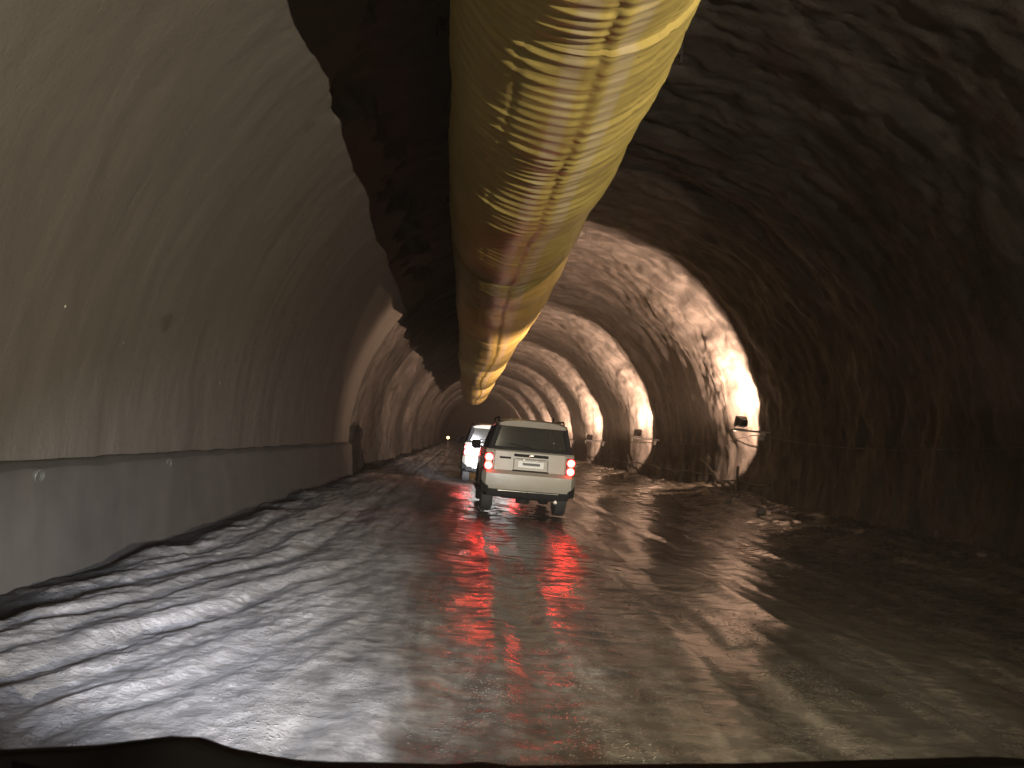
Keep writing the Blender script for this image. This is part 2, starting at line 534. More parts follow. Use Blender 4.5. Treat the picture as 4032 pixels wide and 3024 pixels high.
# closed rock face far away, where the bore ends
bm = bmesh.new()
ring = [bm.verts.new((VX[k, -1] + off, ys[-1], VZ[k, -1])) for k in range(0, NP, 4)]
cen = bm.verts.new((0, ys[-1] + 1.2, 2.6))
for a, b in zip(ring, ring[1:]): bm.faces.new((a, b, cen))
bm.faces.new((ring[-1], ring[0], cen))
obj("tunnel_face", bm, M["rock"], tun, angle=80)

# ------------------------------------------------------------------ kerb wall along the lining
def kerb():
    yy = np.arange(-20, LINING_END - 0.6, 0.12)
    prof = [(-3.9, 0.97), (-3.60, 0.955), (-3.55, 0.93), (-3.50, 0.90), (-3.46, 0.6), (-3.42, 0.3), (-3.38, -0.05), (-3.36, -0.5)]
    # refine the profile
    P = []
    for (a, b), (c, d) in zip(prof, prof[1:]):
        for t in np.linspace(0, 1, 5)[:-1]: P.append((a + (c - a) * t, b + (d - b) * t))
    P.append(prof[-1]); P = np.array(P)
    X = np.repeat(P[:, :1], len(yy), 1); Z = np.repeat(P[:, 1:], len(yy), 1); Y = np.repeat(yy[None], len(P), 0)
    n = fbm(Y / 0.9, Z / 0.5 + X, 4, 81)
    X = X + 0.016 * n; Z = Z + 0.02 * fbm(Y / 0.8, X, 4, 83)
    o = grid_obj("kerb_wall", X, Y, Z, Z, Y, M["kerb"])
    s_ = o.modifiers.new("thick", 'SOLIDIFY'); s_.thickness = 0.1; s_.offset = 1
    tag(o, "knee-high grey concrete kerb wall along the foot of the smooth lining", "kerb wall")
    return o
kerb()

for (y, z, lab) in ((6.85, 0.86, "pale pipe end in the kerb wall, the one nearer the camera"), (9.75, 0.86, "pale pipe end in the kerb wall, the one farther along")):
    bm = bmesh.new()
    lathe(bm, (-3.55, y, z), (1, -0.12, -0.12), [(0.0, 0.062), (0.07, 0.062), (0.075, 0.058), (0.075, 0.053), (0.068, 0.050), (0.0, 0.050)], 28, closed=True)
    tag(obj("drain_pipe", bm, M["pipe"]), lab, "pipe", "pipe ends in the kerb wall")

# ------------------------------------------------------------------ ground and water
def ground_height(X, Y):
    V = X - 0.28 * (np.clip(Y, 0, 9) - 6)
    wl = 1 - sstep(-2.2, 0.3, X + 0.5 * fbm(X / 3, Y / 6, 2, 101))
    U = V + 0.07 * fbm(Y / 1.3, X * 0.3, 3, 102)
    rut = fbm(U * 1.7, Y * 0.10, 4, 105)
    fur = np.exp(-((U + 1.74) / 0.10) ** 2) + 0.7 * np.exp(-((U + 2.45) / 0.09) ** 2) + 0.6 * np.exp(-((U + 0.9) / 0.08) ** 2)
    lump = fbm(V * 2.6, Y * 0.45, 5, 107)
    h = 0.022 * fbm(X * 1.15, Y * 0.16, 3, 109) + 0.010 * fbm(X * 1.2, Y * 0.6, 3, 111, 0.4) - 0.004
    h = h + wl * (0.06 + 0.035 * rut - 0.042 * fur + 0.012 * lump + 0.011 * fbm(V * 7.0, Y * 2.6, 4, 106) + 0.006 * fbm(X * 15, Y * 9, 2, 108) * (Y < 14) + 0.018 * ridged(U * 1.1, Y * 0.25, 4, 113))
    wob = 0.10 * noise2(X * 0 + 5, Y / 6, 131) + 0.04 * fbm(Y / 0.8, X * 0.5, 3, 133)
    for tx in (0.62, 2.10, 3.35, 4.9):
        dx = X - tx - wob
        h = h - 0.011 * np.exp(-(dx / 0.17) ** 4) + 0.009 * (np.exp(-((dx - 0.24) / 0.08) ** 2) + np.exp(-((dx + 0.24) / 0.08) ** 2)) * (0.6 + 0.8 * fbm(Y / 0.5, X * 2, 3, 135))
    dw = X + 0.30 * fbm(Y / 1.1, X, 4, 115)
    h = h - 0.32 * sstep(-2.75, -3.1, dw) * 1.0 if False else h - 0.13 * (1 - sstep(-3.35, -2.7, dw))
    wr = sstep(6.3, 8.9, X + 0.5 * fbm(Y / 2.2, X / 3, 3, 117))
    h = h + wr * (0.22 + 0.08 * ridged(X * 0.9, Y * 0.5, 4, 119) + 0.03 * lump)
    # a muddy heap against the rock wall beyond the first lamp
    h = h + 0.28 * np.exp(-((Y - 26.5) / 3.2) ** 2) * sstep(3.0, 7.5, X + 0.4 * fbm(Y, X, 3, 121))
    return h

gy = spaced(-8, 172, 0.024, 0.0055, 2.0)
gx = np.concatenate([np.arange(-4.6, 5.0, 0.024), np.arange(5.0, 10.4, 0.032)])
GX, GY = np.meshgrid(gx, gy, indexing='ij')
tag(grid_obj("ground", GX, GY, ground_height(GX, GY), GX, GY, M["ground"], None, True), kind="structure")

# ------------------------------------------------------------------ ventilation duct
def duct():
    root = empty("ventilation_duct", (0.69, 0, 5.8))
    tag(root, "huge yellow fabric ventilation duct hung along under the tunnel crown", "air duct")
    y = spaced(-4.0, 76.0, 0.016, 0.0022, 6.0)
    th = np.linspace(-math.pi, math.pi, 220)
    T, Y = np.meshgrid(th, y, indexing='ij')
    cx = np.interp(y, [-4, 4, 7.6, 10.5, 13.5, 21, 40, 60, 76], [0.60, 0.62, 0.66, 0.64, 0.60, 0.72, 0.68, 0.74, 0.80])
    yu = np.linspace(-4, 76.5, 1600)
    cu = np.convolve(np.interp(yu, y, cx), np.ones(61) / 61, 'same'); cu[:40] = cu[40]; cu[-40:] = cu[-41]
    cx = np.interp(y, yu, cu)
    r0 = np.interp(Y, [-4, 4, 7, 11, 14], [1.06, 1.06, 1.12, 1.24, 1.27])
    seams = np.array([-3.0, 6.3, 16.0, 26.0, 36.0, 46.0, 56.0, 66.0])
    ds = Y[..., None] - seams
    d = np.abs(ds).min(-1)
    over = np.where(ds + 0.10 * np.cos(T * 2.0)[..., None] * 0 > 0, np.exp(-np.clip(ds, 0, 9) / 0.5), 0).max(-1)
    rr = r0 + 0.03 * np.sin(Y / 3.1 + 0.6) + 0.035 * fbm(Y / 3.5, T * 0.7, 2, 201)
    rr = rr - 0.04 * np.exp(-(d / 0.35) ** 2) + 0.035 * over * (1 + 0.5 * np.sin(T * 3 + Y))
    # crease along the belly, wrinkles running round, longitudinal folds on the lamp side
    cre = 0.10 + 0.10 * np.sin(Y / 4.0)
    dt = T - cre
    ph_ = np.where(dt > 0, 2.1, 0.0)
    amp = 0.35 + 0.9 * sstep(-0.3, 0.6, fbm(Y / 2.2, T * 0.5, 3, 203) + 0.25)
    near = 0.35 + 0.65 * np.exp(-np.abs(Y - 9) / 8)
    wp = Y / 0.185 + 0.55 * noise2(T * 0.9, Y / 1.1, 205) + ph_ / 6.3 + 0.5 * np.abs(dt)
    w = 0.5 + 0.5 * np.sin(2 * np.pi * wp)
    w = w ** 1.6 * (0.55 + 0.45 * noise2(Y / 0.19, T * 0.9, 207)) + 0.25 * ridged(Y / 0.33, T * 0.7, 2, 211)
    rr = rr + 0.034 * amp * near * w * np.exp(-(np.abs(dt) / 2.1) ** 4)
    rr = rr + 0.006 * fbm(Y / 0.12, T * 1.8, 3, 209)
    rr = rr - 0.016 * np.exp(-(dt / 0.045) ** 2) + 0.014 * np.exp(-((dt - 0.07) / 0.06) ** 2)
    for t0 in (-0.19, 0.21):
        rr = rr + 0.012 * np.exp(-((dt - t0) / 0.10) ** 2) * sstep(8.0, 11.0, Y)
    for t0, a in ((0.75, 0.018), (1.15, 0.014), (-0.42, 0.016)):
        rr = rr - a * np.exp(-((T - t0 - 0.06 * np.sin(Y / 2.3)) / 0.03) ** 2) * (0.4 + 0.6 * np.sin(Y / 5 + t0) ** 2)
    sag = -0.05 * np.cos(2 * np.pi * (Y - 17.4) / 3.1) * np.cos(T / 2) ** 2
    X = cx[None] + rr * np.sin(T) - 0.69
    Z = -rr * np.cos(T) * (1.0) + sag
    grid_obj("duct_tube", X, Y, Z, T * 1.27, Y, M["duct"], root, True)
    for k in range(-3, 19):
        hy = 17.4 + 3.1 * k
        c = np.interp(hy, y, cx) - 0.69
        for sd in (-1, 1):
            hx = c + sd * 1.29
            top = TZ + math.sqrt(TR ** 2 - (hx + 0.69 - TX) ** 2) - 5.8 + 0.25
            bm = bmesh.new()
            tube(bm, [(hx, hy, 0.0), (hx - sd * 0.02, hy, top * 0.5), (hx - sd * 0.03, hy, top)], 0.008, 6)
            wv = obj("hanger_wire", bm, M["wire"], root)
            bm = bmesh.new()
            box(bm, (hx - sd * 0.01, hy, 0.0), (0.07, 0.09, 0.09))
            box(bm, (hx + sd * 0.02, hy, -0.07), (0.03, 0.05, 0.12))
            cyl(bm, (hx, hy - 0.07, 0.03), (hx, hy + 0.07, 0.03), 0.022, n=10)
            obj("clip", bm, M["trim"], wv)
    return root
duct()

# ------------------------------------------------------------------ flood lamps on the rock wall
def wall_x(y, z):
    """x of the rock wall at this height"""
    p = math.pi - math.asin(max(-1, min(1, (z - TZ) / TR)))
    r = TR + float(vault_disp(np.array([p]), np.array([y]))[0])
    return TX - r * math.cos(p)

def make_lamp(loc, yaw, tilt, power, label, group="flood lamps along the rock wall", spot=None, col=COL_LAMP, throw=(-0.42, 0.46, 0.76), spill=0.18):
    root = empty("flood_lamp", loc)
    tag(root, label, "lamp", group)
    wx = wall_x(loc[1], loc[2]) - loc[0] + 0.1
    hs = bpy.data.objects.new("lamp_head", None)
    bm = bmesh.new()
    W, H, D, t = 0.21, 0.175, 0.16, 0.012
    # open-fronted tapered casing, aperture towards +y
    o1 = [(-W, 0, -H), (W, 0, -H), (W, 0, H), (-W, 0, H)]
    k = 0.62
    o2 = [(-W * k, -D, -H * k), (W * k, -D, -H * k), (W * k, -D, H * k), (-W * k, -D, H * k)]
    for i in range(4):
        j = (i + 1) % 4
        a, b, c_, d_ = Vector(o1[i]), Vector(o1[j]), Vector(o2[j]), Vector(o2[i])
        n = ((a + b) / 2).normalized(); n.y = 0
        hexa(bm, [a, b, c_, d_, a * 0.94, b * 0.94, c_ * 0.94, d_ * 0.94])
    box(bm, (0, -D - 0.012, 0), (2 * W * k, 0.024, 2 * H * k))
    for i in range(6):
        box(bm, ((i - 2.5) * 0.04, -D - 0.045, 0), (0.010, 0.05, 2 * H * k * 0.85))
    head = obj("casing", bm, M["housing"], root, smooth=False)
    head.rotation_euler = Euler((R(tilt), 0, R(-yaw)), 'XYZ')
    bm = bmesh.new()
    ry = -0.07
    cyl(bm, (-0.07, ry - 0.022, 0), (0.07, ry - 0.022, 0), 0.009, n=10)
    b = obj("bulb", bm, M["bulb"], head)
    # yoke, shelf arm and junction box
    bm = bmesh.new()
    tube(bm, [(-W - 0.03, -0.07, 0.0), (-W - 0.03, -0.07, -0.23), (W + 0.03, -0.07, -0.23), (W + 0.03, -0.07, 0.0)], 0.014, 8)
    obj("yoke", bm, M["galv"], root).rotation_euler = (0, 0, R(-yaw))
    bm = bmesh.new()
    box(bm, ((wx - 0.26) / 2, -0.09, -0.265), (wx + 0.26, 0.05, 0.05))
    box(bm, ((wx - 0.26) / 2, 0.14, -0.265), (wx + 0.26, 0.05, 0.05))
    box(bm, (-0.255, 0.025, -0.265), (0.05, 0.18, 0.05))
    box(bm, (-0.255, -0.09, -0.36), (0.05, 0.05, 0.14))
    box(bm, (wx - 0.16, 0.02, -0.34), (0.05, 0.28, 0.10))
    obj("wall_bracket", bm, M["galv"], root, bevel=0.006)
    bm = bmesh.new()
    box(bm, (wx - 0.22, -0.03, -0.42), (0.12, 0.16, 0.2))
    obj("junction_box", bm, M["galv"], root, bevel=0.012)
    ld = bpy.data.lights.new("lamp_light", 'SPOT')
    ld.spot_size, ld.spot_blend = (R(spot), 0.12) if spot else (R(152), 1.0)
    ld.energy = power
    ld.color = col
    ld.shadow_soft_size = 0.02
    lo = bpy.data.objects.new("lamp_light", ld)
    C.objects.link(lo)
    lo.parent = head
    if spot:
        lo.rotation_euler = (R(90), 0, 0)
    else:
        lo.location = (0, ry, 0)
        # the reflector throws most of the light up and across the bore
        ax = head.rotation_euler.to_matrix().inverted() @ Vector(throw)
        lo.rotation_euler = ax.to_track_quat('-Z', 'Y').to_euler()
        ld = bpy.data.lights.new("bulb_light", 'POINT')
        ld.energy = power * spill
        ld.color = col
        ld.shadow_soft_size = 0.02
        lo = bpy.data.objects.new("bulb_light", ld)
        C.objects.link(lo)
        lo.parent = head
        lo.location = (0, ry, 0)
    return root

LAMPS = [(8.42, 23.7, 2.65, 20, 14, "flood lamp glaring on the rock wall beside the road, nearest and largest in view"),
         (8.45, 38.0, 2.35, 20, 16, "smaller flood lamp on the rock wall, next one beyond the nearest"),
         (8.45, 52.4, 2.10, 20, 15, "flood lamp on the rock wall just beside the cream car's roof edge"),
         (8.45, 66.8, 2.1, 20, 15, "distant flood lamp on the rock wall, first of those hidden behind the cream car"),
         (8.45, 81.2, 2.1, 20, 15, "distant flood lamp on the rock wall, second of those behind the cream car"),
         (8.45, 96.0, 2.1, 20, 15, "distant flood lamp on the rock wall, third of those behind the cream car"),
         (8.45, 112.0, 2.1, 20, 15, "distant flood lamp on the rock wall, farthest one down the tunnel")]
for i, (x, y, z, yaw, tilt, lab) in enumerate(LAMPS):
    make_lamp((x, y, z), -yaw, tilt, P_LAMP * (1.0, 0.9, 0.9, 0.5, 0.4, 0.35, 0.3)[i], lab)
# the lamps before the first one in view: beside and behind the camera
make_lamp((8.42, 9.3, 2.65), -28, 11, P_SPOT, "flood lamp on the rock wall abreast of the camera, outside the picture", spot=36, col=COL_LAMP)
make_lamp((8.30, -5.0, 1.75), -50, 18, P_BACK, "flood lamp on the rock wall behind the camera, outside the picture", col=COL_BACK, throw=(-0.90, 0.35, 0.27), spill=0.03)

def cable(name, pts, r, label, cat):
    bm = bmesh.new(); tube(bm, pts, r, 8)
    return tag(obj(name, bm, M["cable"]), label, cat)

pts = []
for i, y in enumerate(np.arange(-6, 112, 0.5)):
    t = ((y - 9.3) % 14.35) / 14.35
    z = 2.30 - 0.55 * 4 * t * (1 - t) * 0.6 - 0.25 * sstep(20, 55, y)
    pts.append((TX + math.sqrt(TR ** 2 - (z - TZ) ** 2) - 0.10 + 0.03 * math.sin(y * 1.7), y, z))
cable("power_cable", pts, 0.012, "thin black power cable sagging from lamp to lamp on the rock wall", "cable")
pts = [(TX + math.sqrt(TR ** 2 - (0.8 - TZ) ** 2) - 0.16 + 0.05 * math.sin(y * 0.9), y, 0.82 + 0.05 * math.sin(y * 0.7) + 0.04 * math.sin(y * 2.1)) for y in np.arange(22.4, 60, 0.4)]
cable("water_hose", pts, 0.028, "black hose running low along the foot of the rock wall", "hose")
pts = [(8.75, 24.4, 0.52), (8.55, 25.0, 0.55), (8.5, 25.6, 0.75), (8.62, 26.3, 0.95), (8.72, 27.0, 1.0), (8.75, 27.8, 1.25), (8.8, 28.6, 1.35)]
cable("loose_hose", pts, 0.045, "loose dark hose slumped against the lit rock below the nearest lamp", "hose")
pts = [(8.6, 24.15, 0.42), (8.72, 24.5, 0.8), (8.9, 24.95, 1.25)]
cable("steel_bar", pts, 0.05, "short dark bar leaning on the lit rock below the nearest lamp", "bar")

# far work lamp standing on the road, a small yellow spark in the picture
def work_lamp(loc, label):
    root = empty("work_lamp", loc)
    tag(root, label, "lamp")
    bm = bmesh.new()
    for k in range(3):
        a = 2 * math.pi * k / 3
        tube(bm, [(0, 0, 0.7), (0.28 * math.cos(a), 0.28 * math.sin(a), 0)], 0.018, 6)
    cyl(bm, (0, 0, 0.65), (0, 0, 1.0), 0.02, n=8)
    obj("tripod", bm, M["housing"], root)
    bm = bmesh.new(); lathe(bm, (0, 0, 1.08), (0, -1, 0), [(-0.09, 0.05), (-0.06, 0.09), (0.05, 0.13), (0.06, 0.125), (0.0, 0.08)], 20)
    h = obj("lamp_head", bm, M["housing"], root)
    bm = bmesh.new(); lathe(bm, (0, -0.062, 1.08), (0, -1, 0), [(0.0, 0.12), (0.012, 0.11), (0.02, 0.05)], 20)
    obj("lens", bm, mat_emit("glowing yellow lens", (1.0, 0.62, 0.18), 12.0), h)
work_lamp((-1.35, 74, 0.05), "tiny yellow work lamp shining far off in the middle of the tunnel")

# ------------------------------------------------------------------ cars
def arc_pts(cy, cz, r, a0, a1, n=14):
    return [(cy + r * math.cos(a0 + (a1 - a0) * i / n), cz + r * math.sin(a0 + (a1 - a0) * i / n)) for i in range(n + 1)]

def prism_x(bm, prof, x0, x1):
    """side outline (y, z) drawn out across the car"""
    a = [bm.verts.new((x0, p[0], p[1])) for p in prof]
    b = [bm.verts.new((x1, p[0], p[1])) for p in prof]
    n = len(prof)
    for i in range(n):
        j = (i + 1) % n
        bm.faces.new((a[i], a[j], b[j], b[i]))
    bm.faces.new(a[::-1]); bm.faces.new(b)

def make_suv():
    root = empty("suv_car")
    HB, HR = 0.875, 0.70                         # half widths at the belt and at the roof
    ZB, ZR = 1.29, 1.80
    ra = math.pi
    front_arch = arc_pts(3.62, 0.38, 0.46, 0, math.pi, 14)
    rear_arch = arc_pts(0.93, 0.38, 0.46, 0, math.pi, 14)
    prof = [(0.06, 0.86), (0.05, 1.24), (0.08, ZB), (3.05, ZB), (3.25, 1.22), (4.15, 1.12), (4.36, 1.02), (4.42, 0.75), (4.40, 0.46),
            (4.10, 0.40)] + front_arch + [(3.10, 0.40), (1.45, 0.40)] + rear_arch + [(0.44, 0.5), (0.06, 0.5)]
    bm = bmesh.new(); prism_x(bm, prof, -HB, HB)
    obj("body", bm, M["paint"], root, bevel=0.035, seg=3)
    # tailgate: the proud centre panel with the plate recess
    bm = bmesh.new()
    box(bm, (0, 0.045, 1.075), (1.42, 0.05, 0.40))
    tg = obj("tailgate", bm, M["paint"], root, bevel=0.02, seg=3)
    bm = bmesh.new()
    box(bm, (0.02, 0.012, 1.20), (0.68, 0.035, 0.055))
    obj("handle_bar", bm, M["trim"], tg, bevel=0.012)
    bm = bmesh.new(); box(bm, (0.02, -0.008, 1.205), (0.10, 0.012, 0.03)); obj("emblem", bm, M["chrome"], tg, bevel=0.006)
    bm = bmesh.new(); box(bm, (-0.49, 0.016, 1.135), (0.22, 0.012, 0.04)); obj("badge", bm, M["trim"], tg, bevel=0.004)
    bm = bmesh.new(); box(bm, (0.02, 0.018, 0.90), (0.72, 0.03, 0.03)); obj("lower_moulding", bm, M["trim"], tg, bevel=0.01)
    bm = bmesh.new()
    for (cx_, cz_, w_, h_) in ((0.02, 1.132, 0.62, 0.02), (-0.315, 1.03, 0.02, 0.2), (0.355, 1.03, 0.02, 0.2)):
        box(bm, (cx_, 0.014, cz_), (w_, 0.02, h_))
    obj("plate_recess", bm, M["seat"], tg, bevel=0.004)
    bm = bmesh.new(); box(bm, (0.02, 0.012, 1.03), (0.52, 0.014, 0.135)); pl = obj("number_plate", bm, M["plate"], root, bevel=0.008)
    bm = bmesh.new()
    box(bm, (0.03, 0.0035, 1.035), (0.34, 0.004, 0.05))
    obj("plate_smudge", bm, M["ink"], pl, smooth=False)
    for sx in (-0.12, 0.15):
        bm = bmesh.new(); box(bm, (sx, 0.0, 1.115), (0.07, 0.03, 0.018)); obj("plate_lamp", bm, M["chrome"], root, bevel=0.004)
    # bumper
    bm = bmesh.new()
    P = [(-0.93, 0.30), (-0.92, 0.06), (-0.84, -0.06), (-0.5, -0.10), (0.5, -0.10), (0.84, -0.06), (0.92, 0.06), (0.93, 0.30)]
    lo = [bm.verts.new((x * 0.96, y + 0.02, 0.52)) for x, y in P]
    lm = [bm.verts.new((x, y, 0.62)) for x, y in P]
    hm = [bm.verts.new((x, y, 0.82)) for x, y in P]
    hi = [bm.verts.new((x * 0.975, y + 0.05, 0.885)) for x, y in P]
    for A, B in ((lo, lm), (lm, hm), (hm, hi)):
        for i in range(len(P) - 1): bm.faces.new((A[i], A[i + 1], B[i + 1], B[i]))
    for A in (lo, hi):
        for i in range(len(P) - 1):
            q1 = bm.verts.new((A[i].co.x, 0.30, A[i].co.z)); q2 = bm.verts.new((A[i + 1].co.x, 0.30, A[i + 1].co.z))
            if i in (0,): bm.faces.new((A[i], A[i + 1], q2))
            elif i == len(P) - 2: bm.faces.new((A[i], A[i + 1], q1))
            else: bm.faces.new((A[i], A[i + 1], q2, q1))
    bmesh.ops.remove_doubles(bm, verts=bm.verts, dist=0.0005)
    bp = obj("bumper", bm, M["paint"], root, angle=28)
    for s in (-1, 1):                          # black lower corners of the bumper
        bm = bmesh.new()
        hexa(bm, [(s * 0.93, 0.34, 0.44), (s * 0.92, 0.05, 0.44), (s * 0.78, -0.085, 0.44), (s * 0.6, 0.3, 0.44),
                  (s * 0.945, 0.34, 0.70), (s * 0.935, 0.06, 0.68), (s * 0.80, -0.085, 0.57), (s * 0.6, 0.3, 0.52)])
        obj("corner_cladding", bm, M["trim"], bp, bevel=0.012)
    bm = bmesh.new()
    hexa(bm, [(-0.86, 0.34, 0.36), (-0.80, -0.02, 0.38), (0.80, -0.02, 0.38), (0.86, 0.34, 0.36),
              (-0.88, 0.34, 0.515), (-0.84, -0.07, 0.515), (0.84, -0.07, 0.515), (0.88, 0.34, 0.515)])
    obj("lower_valance", bm, M["trim"], root, bevel=0.02)
    bm = bmesh.new(); box(bm, (0, -0.095, 0.50), (1.2, 0.025, 0.018)); obj("bright_strip", bm, M["chrome"], root, bevel=0.006)
    bm = bmesh.new(); cyl(bm, (0.55, 0.4, 0.34), (0.55, -0.06, 0.345), 0.032, n=16)
    obj("exhaust_pipe", bm, M["chrome"], root)
    bm = bmesh.new()
    box(bm, (0, 0.93, 0.36), (1.3, 0.12, 0.12)); cyl(bm, (0, 0.93, 0.2), (0, 0.93, 0.52), 0.14, n=16); box(bm, (0, 2.2, 0.40), (1.2, 2.6, 0.12))
    obj("underframe", bm, M["trim"], root, bevel=0.02)
    bm = bmesh.new(); box(bm, (0.0, 0.22, 0.42), (1.05, 0.34, 0.16)); obj("spare_tray", bm, M["trim"], root, bevel=0.05)
    # roof with the spoiler lip, rails, aerial
    bm = bmesh.new()
    secs = []
    for (y, hw, z, cr, edge) in ((-0.02, 0.66, 1.805, 0.075, 0.05), (0.10, 0.70, 1.825, 0.085, 0.055), (0.8, 0.725, 1.83, 0.10, 0.05), (1.7, 0.72, 1.82, 0.095, 0.05), (2.25, 0.68, 1.78, 0.07, 0.03), (2.42, 0.64, 1.735, 0.05, 0.02)):
        row = []
        for k in range(17):
            t = -1 + k / 8
            row.append((hw * t, y + 0.02 * (1 - t * t) * (-1 if y < 0.5 else 1), z + cr * (1 - abs(t) ** 4) ))
        for k in range(16, -1, -1):
            t = -1 + k / 8
            row.append((hw * t * 0.99, y + 0.015, z - edge))
        secs.append([bm.verts.new(p) for p in row])
    for A, B in zip(secs, secs[1:]):
        for i in range(len(A)):
            j = (i + 1) % len(A)
            bm.faces.new((A[i], A[j], B[j], B[i]))
    bm.faces.new(secs[0]); bm.faces.new(secs[-1][::-1])
    rf = obj("roof", bm, M["paint"], root, bevel=0.02, seg=2)
    bm = bmesh.new(); cyl(bm, (0.42, 0.35, 1.90), (0.43, 0.28, 2.0), 0.02, 0.008, n=8); obj("aerial", bm, M["trim"], rf)
    for s in (-1, 1):
        bm = bmesh.new(); tube(bm, [(s * 0.66, 0.35, 1.86), (s * 0.66, 0.45, 1.93), (s * 0.66, 1.9, 1.93), (s * 0.66, 2.0, 1.86)], 0.016, 8)
        obj("roof_rail", bm, M["trim"], rf)
    # pillars and panes
    def at(s, y, u):          # point on the side of the glasshouse, u = 0 belt, 1 roof
        return Vector((s * ((HB - 0.035) + (HR - HB + 0.035) * u), y, ZB - 0.02 + (ZR - ZB + 0.02) * u))
    ybelt = {"A": 3.02, "B": 1.98, "C": 1.0, "D": 0.10}
    yroof = {"A": 2.32, "B": 1.92, "C": 0.98, "D": 0.10}
    for s in (-1, 1):
        for nm, wd in (("A", 0.09), ("B", 0.12), ("C", 0.12), ("D", 0.13)):
            bm = bmesh.new()
            sgn = -1 if nm == "A" else 1
            a0, a1 = at(s, ybelt[nm], 0), at(s, yroof[nm], 1)
            b0, b1 = at(s, ybelt[nm] + sgn * wd, 0), at(s, yroof[nm] + sgn * wd, 1)
            iw = Vector((-s * (0.07 if nm != "D" else 0.10), 0, 0))
            hexa(bm, [a0, b0, b0 + iw, a0 + iw, a1, b1, b1 + iw, a1 + iw])
            obj("pillar", bm, M["trim"], root, bevel=0.01)
        for p, q in (("A", "B"), ("B", "C"), ("C", "D")):
            y0, y1 = ybelt[p] - (0.09 if p == "A" else 0), ybelt[q] + (0.12 if q != "D" else 0.13)
            y2, y3 = yroof[p] - (0.09 if p == "A" else 0), yroof[q] + (0.12 if q != "D" else 0.13)
            iw = Vector((-s * 0.03, 0, 0))
            bm = bmesh.new()
            slab(bm, [at(s, y0, 0) + iw, at(s, y1, 0) + iw, at(s, y3, 1) + iw, at(s, y2, 1) + iw], 0.006)
            obj("side_window", bm, M["glass"], root, smooth=False)
    bm = bmesh.new()
    slab(bm, [(-0.72, 0.10, 1.30), (0.72, 0.10, 1.30), (0.60, 0.09, 1.79), (-0.60, 0.09, 1.79)], -0.006)
    rw = obj("rear_window", bm, M["glass"], root, smooth=False)
    bm = bmesh.new()
    box(bm, (0, 0.075, 1.318), (1.66, 0.035, 0.06))
    obj("window_sill", bm, M["trim"], rw, bevel=0.01)
    bm = bmesh.new(); tube(bm, [(0.06, 0.05, 1.33), (0.0, 0.06, 1.36), (-0.42, 0.07, 1.41)], 0.010, 6); obj("wiper", bm, M["trim"], rw)
    bm = bmesh.new(); slab(bm, [(-0.74, 2.97, ZB), (0.74, 2.97, ZB), (0.62, 2.3, ZR - 0.03), (-0.62, 2.3, ZR - 0.03)], 0.006)
    obj("windscreen", bm, M["glass"], root, smooth=False)
    # tail lamps: two round lit lenses in a red case at each corner
    for s in (-1, 1):
        bm = bmesh.new()
        box(bm, (s * 0.81, 0.06, 1.04), (0.17, 0.10, 0.36))
        tl = obj("tail_light", bm, M["lens"], root, bevel=0.03, seg=3)
        for dz in (-0.083, 0.083):
            bm = bmesh.new()
            lathe(bm, (s * 0.81, 0.008, 1.04 + dz), (0, -1, 0), [(0, 0.086), (0.012, 0.085), (0.02, 0.077)], 28)
            ln = obj("lens", bm, M["lamp_red"], tl)
            bm = bmesh.new()
            lathe(bm, (s * 0.81, -0.011, 1.04 + dz), (0, -1, 0), [(0, 0.066), (0.006, 0.064), (0.014, 0.04)], 28)
            obj("lamp_core", bm, M["lamp_core"], tl)
    # wheels
    for s in (-1, 1):
        for wy in (0.93, 3.62):
            hub = bpy.data.objects.new("wheel", None); C.objects.link(hub); hub.parent = root
            hub.location = (s * 0.755, wy, 0.375)
            bm = bmesh.new()
            lathe(bm, (0, 0, 0), (s, 0, 0), [(-0.115, 0.24), (-0.12, 0.33), (-0.10, 0.362), (-0.05, 0.374), (0.05, 0.374), (0.10, 0.362), (0.12, 0.33), (0.115, 0.24), (0.09, 0.225), (-0.09, 0.225)], 40, closed=True)
            obj("tyre", bm, M["rubber"], hub)
            bm = bmesh.new()
            lathe(bm, (0, 0, 0), (s, 0, 0), [(-0.09, 0.235), (-0.08, 0.21), (0.03, 0.19), (0.06, 0.08), (0.085, 0.06), (0.09, 0.02)], 28)
            for k in range(5):
                a = 2 * math.pi * k / 5
                tube(bm, [(s * 0.06, 0.05 * math.cos(a), 0.05 * math.sin(a)), (s * 0.088, 0.22 * math.cos(a), 0.22 * math.sin(a))], 0.026, 6)
            obj("rim", bm, M["steel"], hub)
    for s in (-1, 1):
        for cy_ in (0.93, 3.62):
            bm = bmesh.new()
            oa, ia = arc_pts(cy_, 0.38, 0.50, 0.05, math.pi - 0.05, 16), arc_pts(cy_, 0.38, 0.445, 0.05, math.pi - 0.05, 16)
            for i in range(16):
                hexa(bm, [(s * 0.80, ia[i][0], ia[i][1]), (s * 0.80, ia[i + 1][0], ia[i + 1][1]), (s * 0.80, oa[i + 1][0], oa[i + 1][1]), (s * 0.80, oa[i][0], oa[i][1]),
                          (s * 0.90, ia[i][0], ia[i][1]), (s * 0.90, ia[i + 1][0], ia[i + 1][1]), (s * 0.895, oa[i + 1][0], oa[i + 1][1]), (s * 0.895, oa[i][0], oa[i][1])])
            bmesh.ops.remove_doubles(bm, verts=bm.verts, dist=0.0005)
            obj("wheel_arch", bm, M["trim"], root)
        bm = bmesh.new(); box(bm, (s * 0.90, 2.28, 0.40), (0.14, 1.6, 0.045)); obj("side_step", bm, M["trim"], root, bevel=0.012)
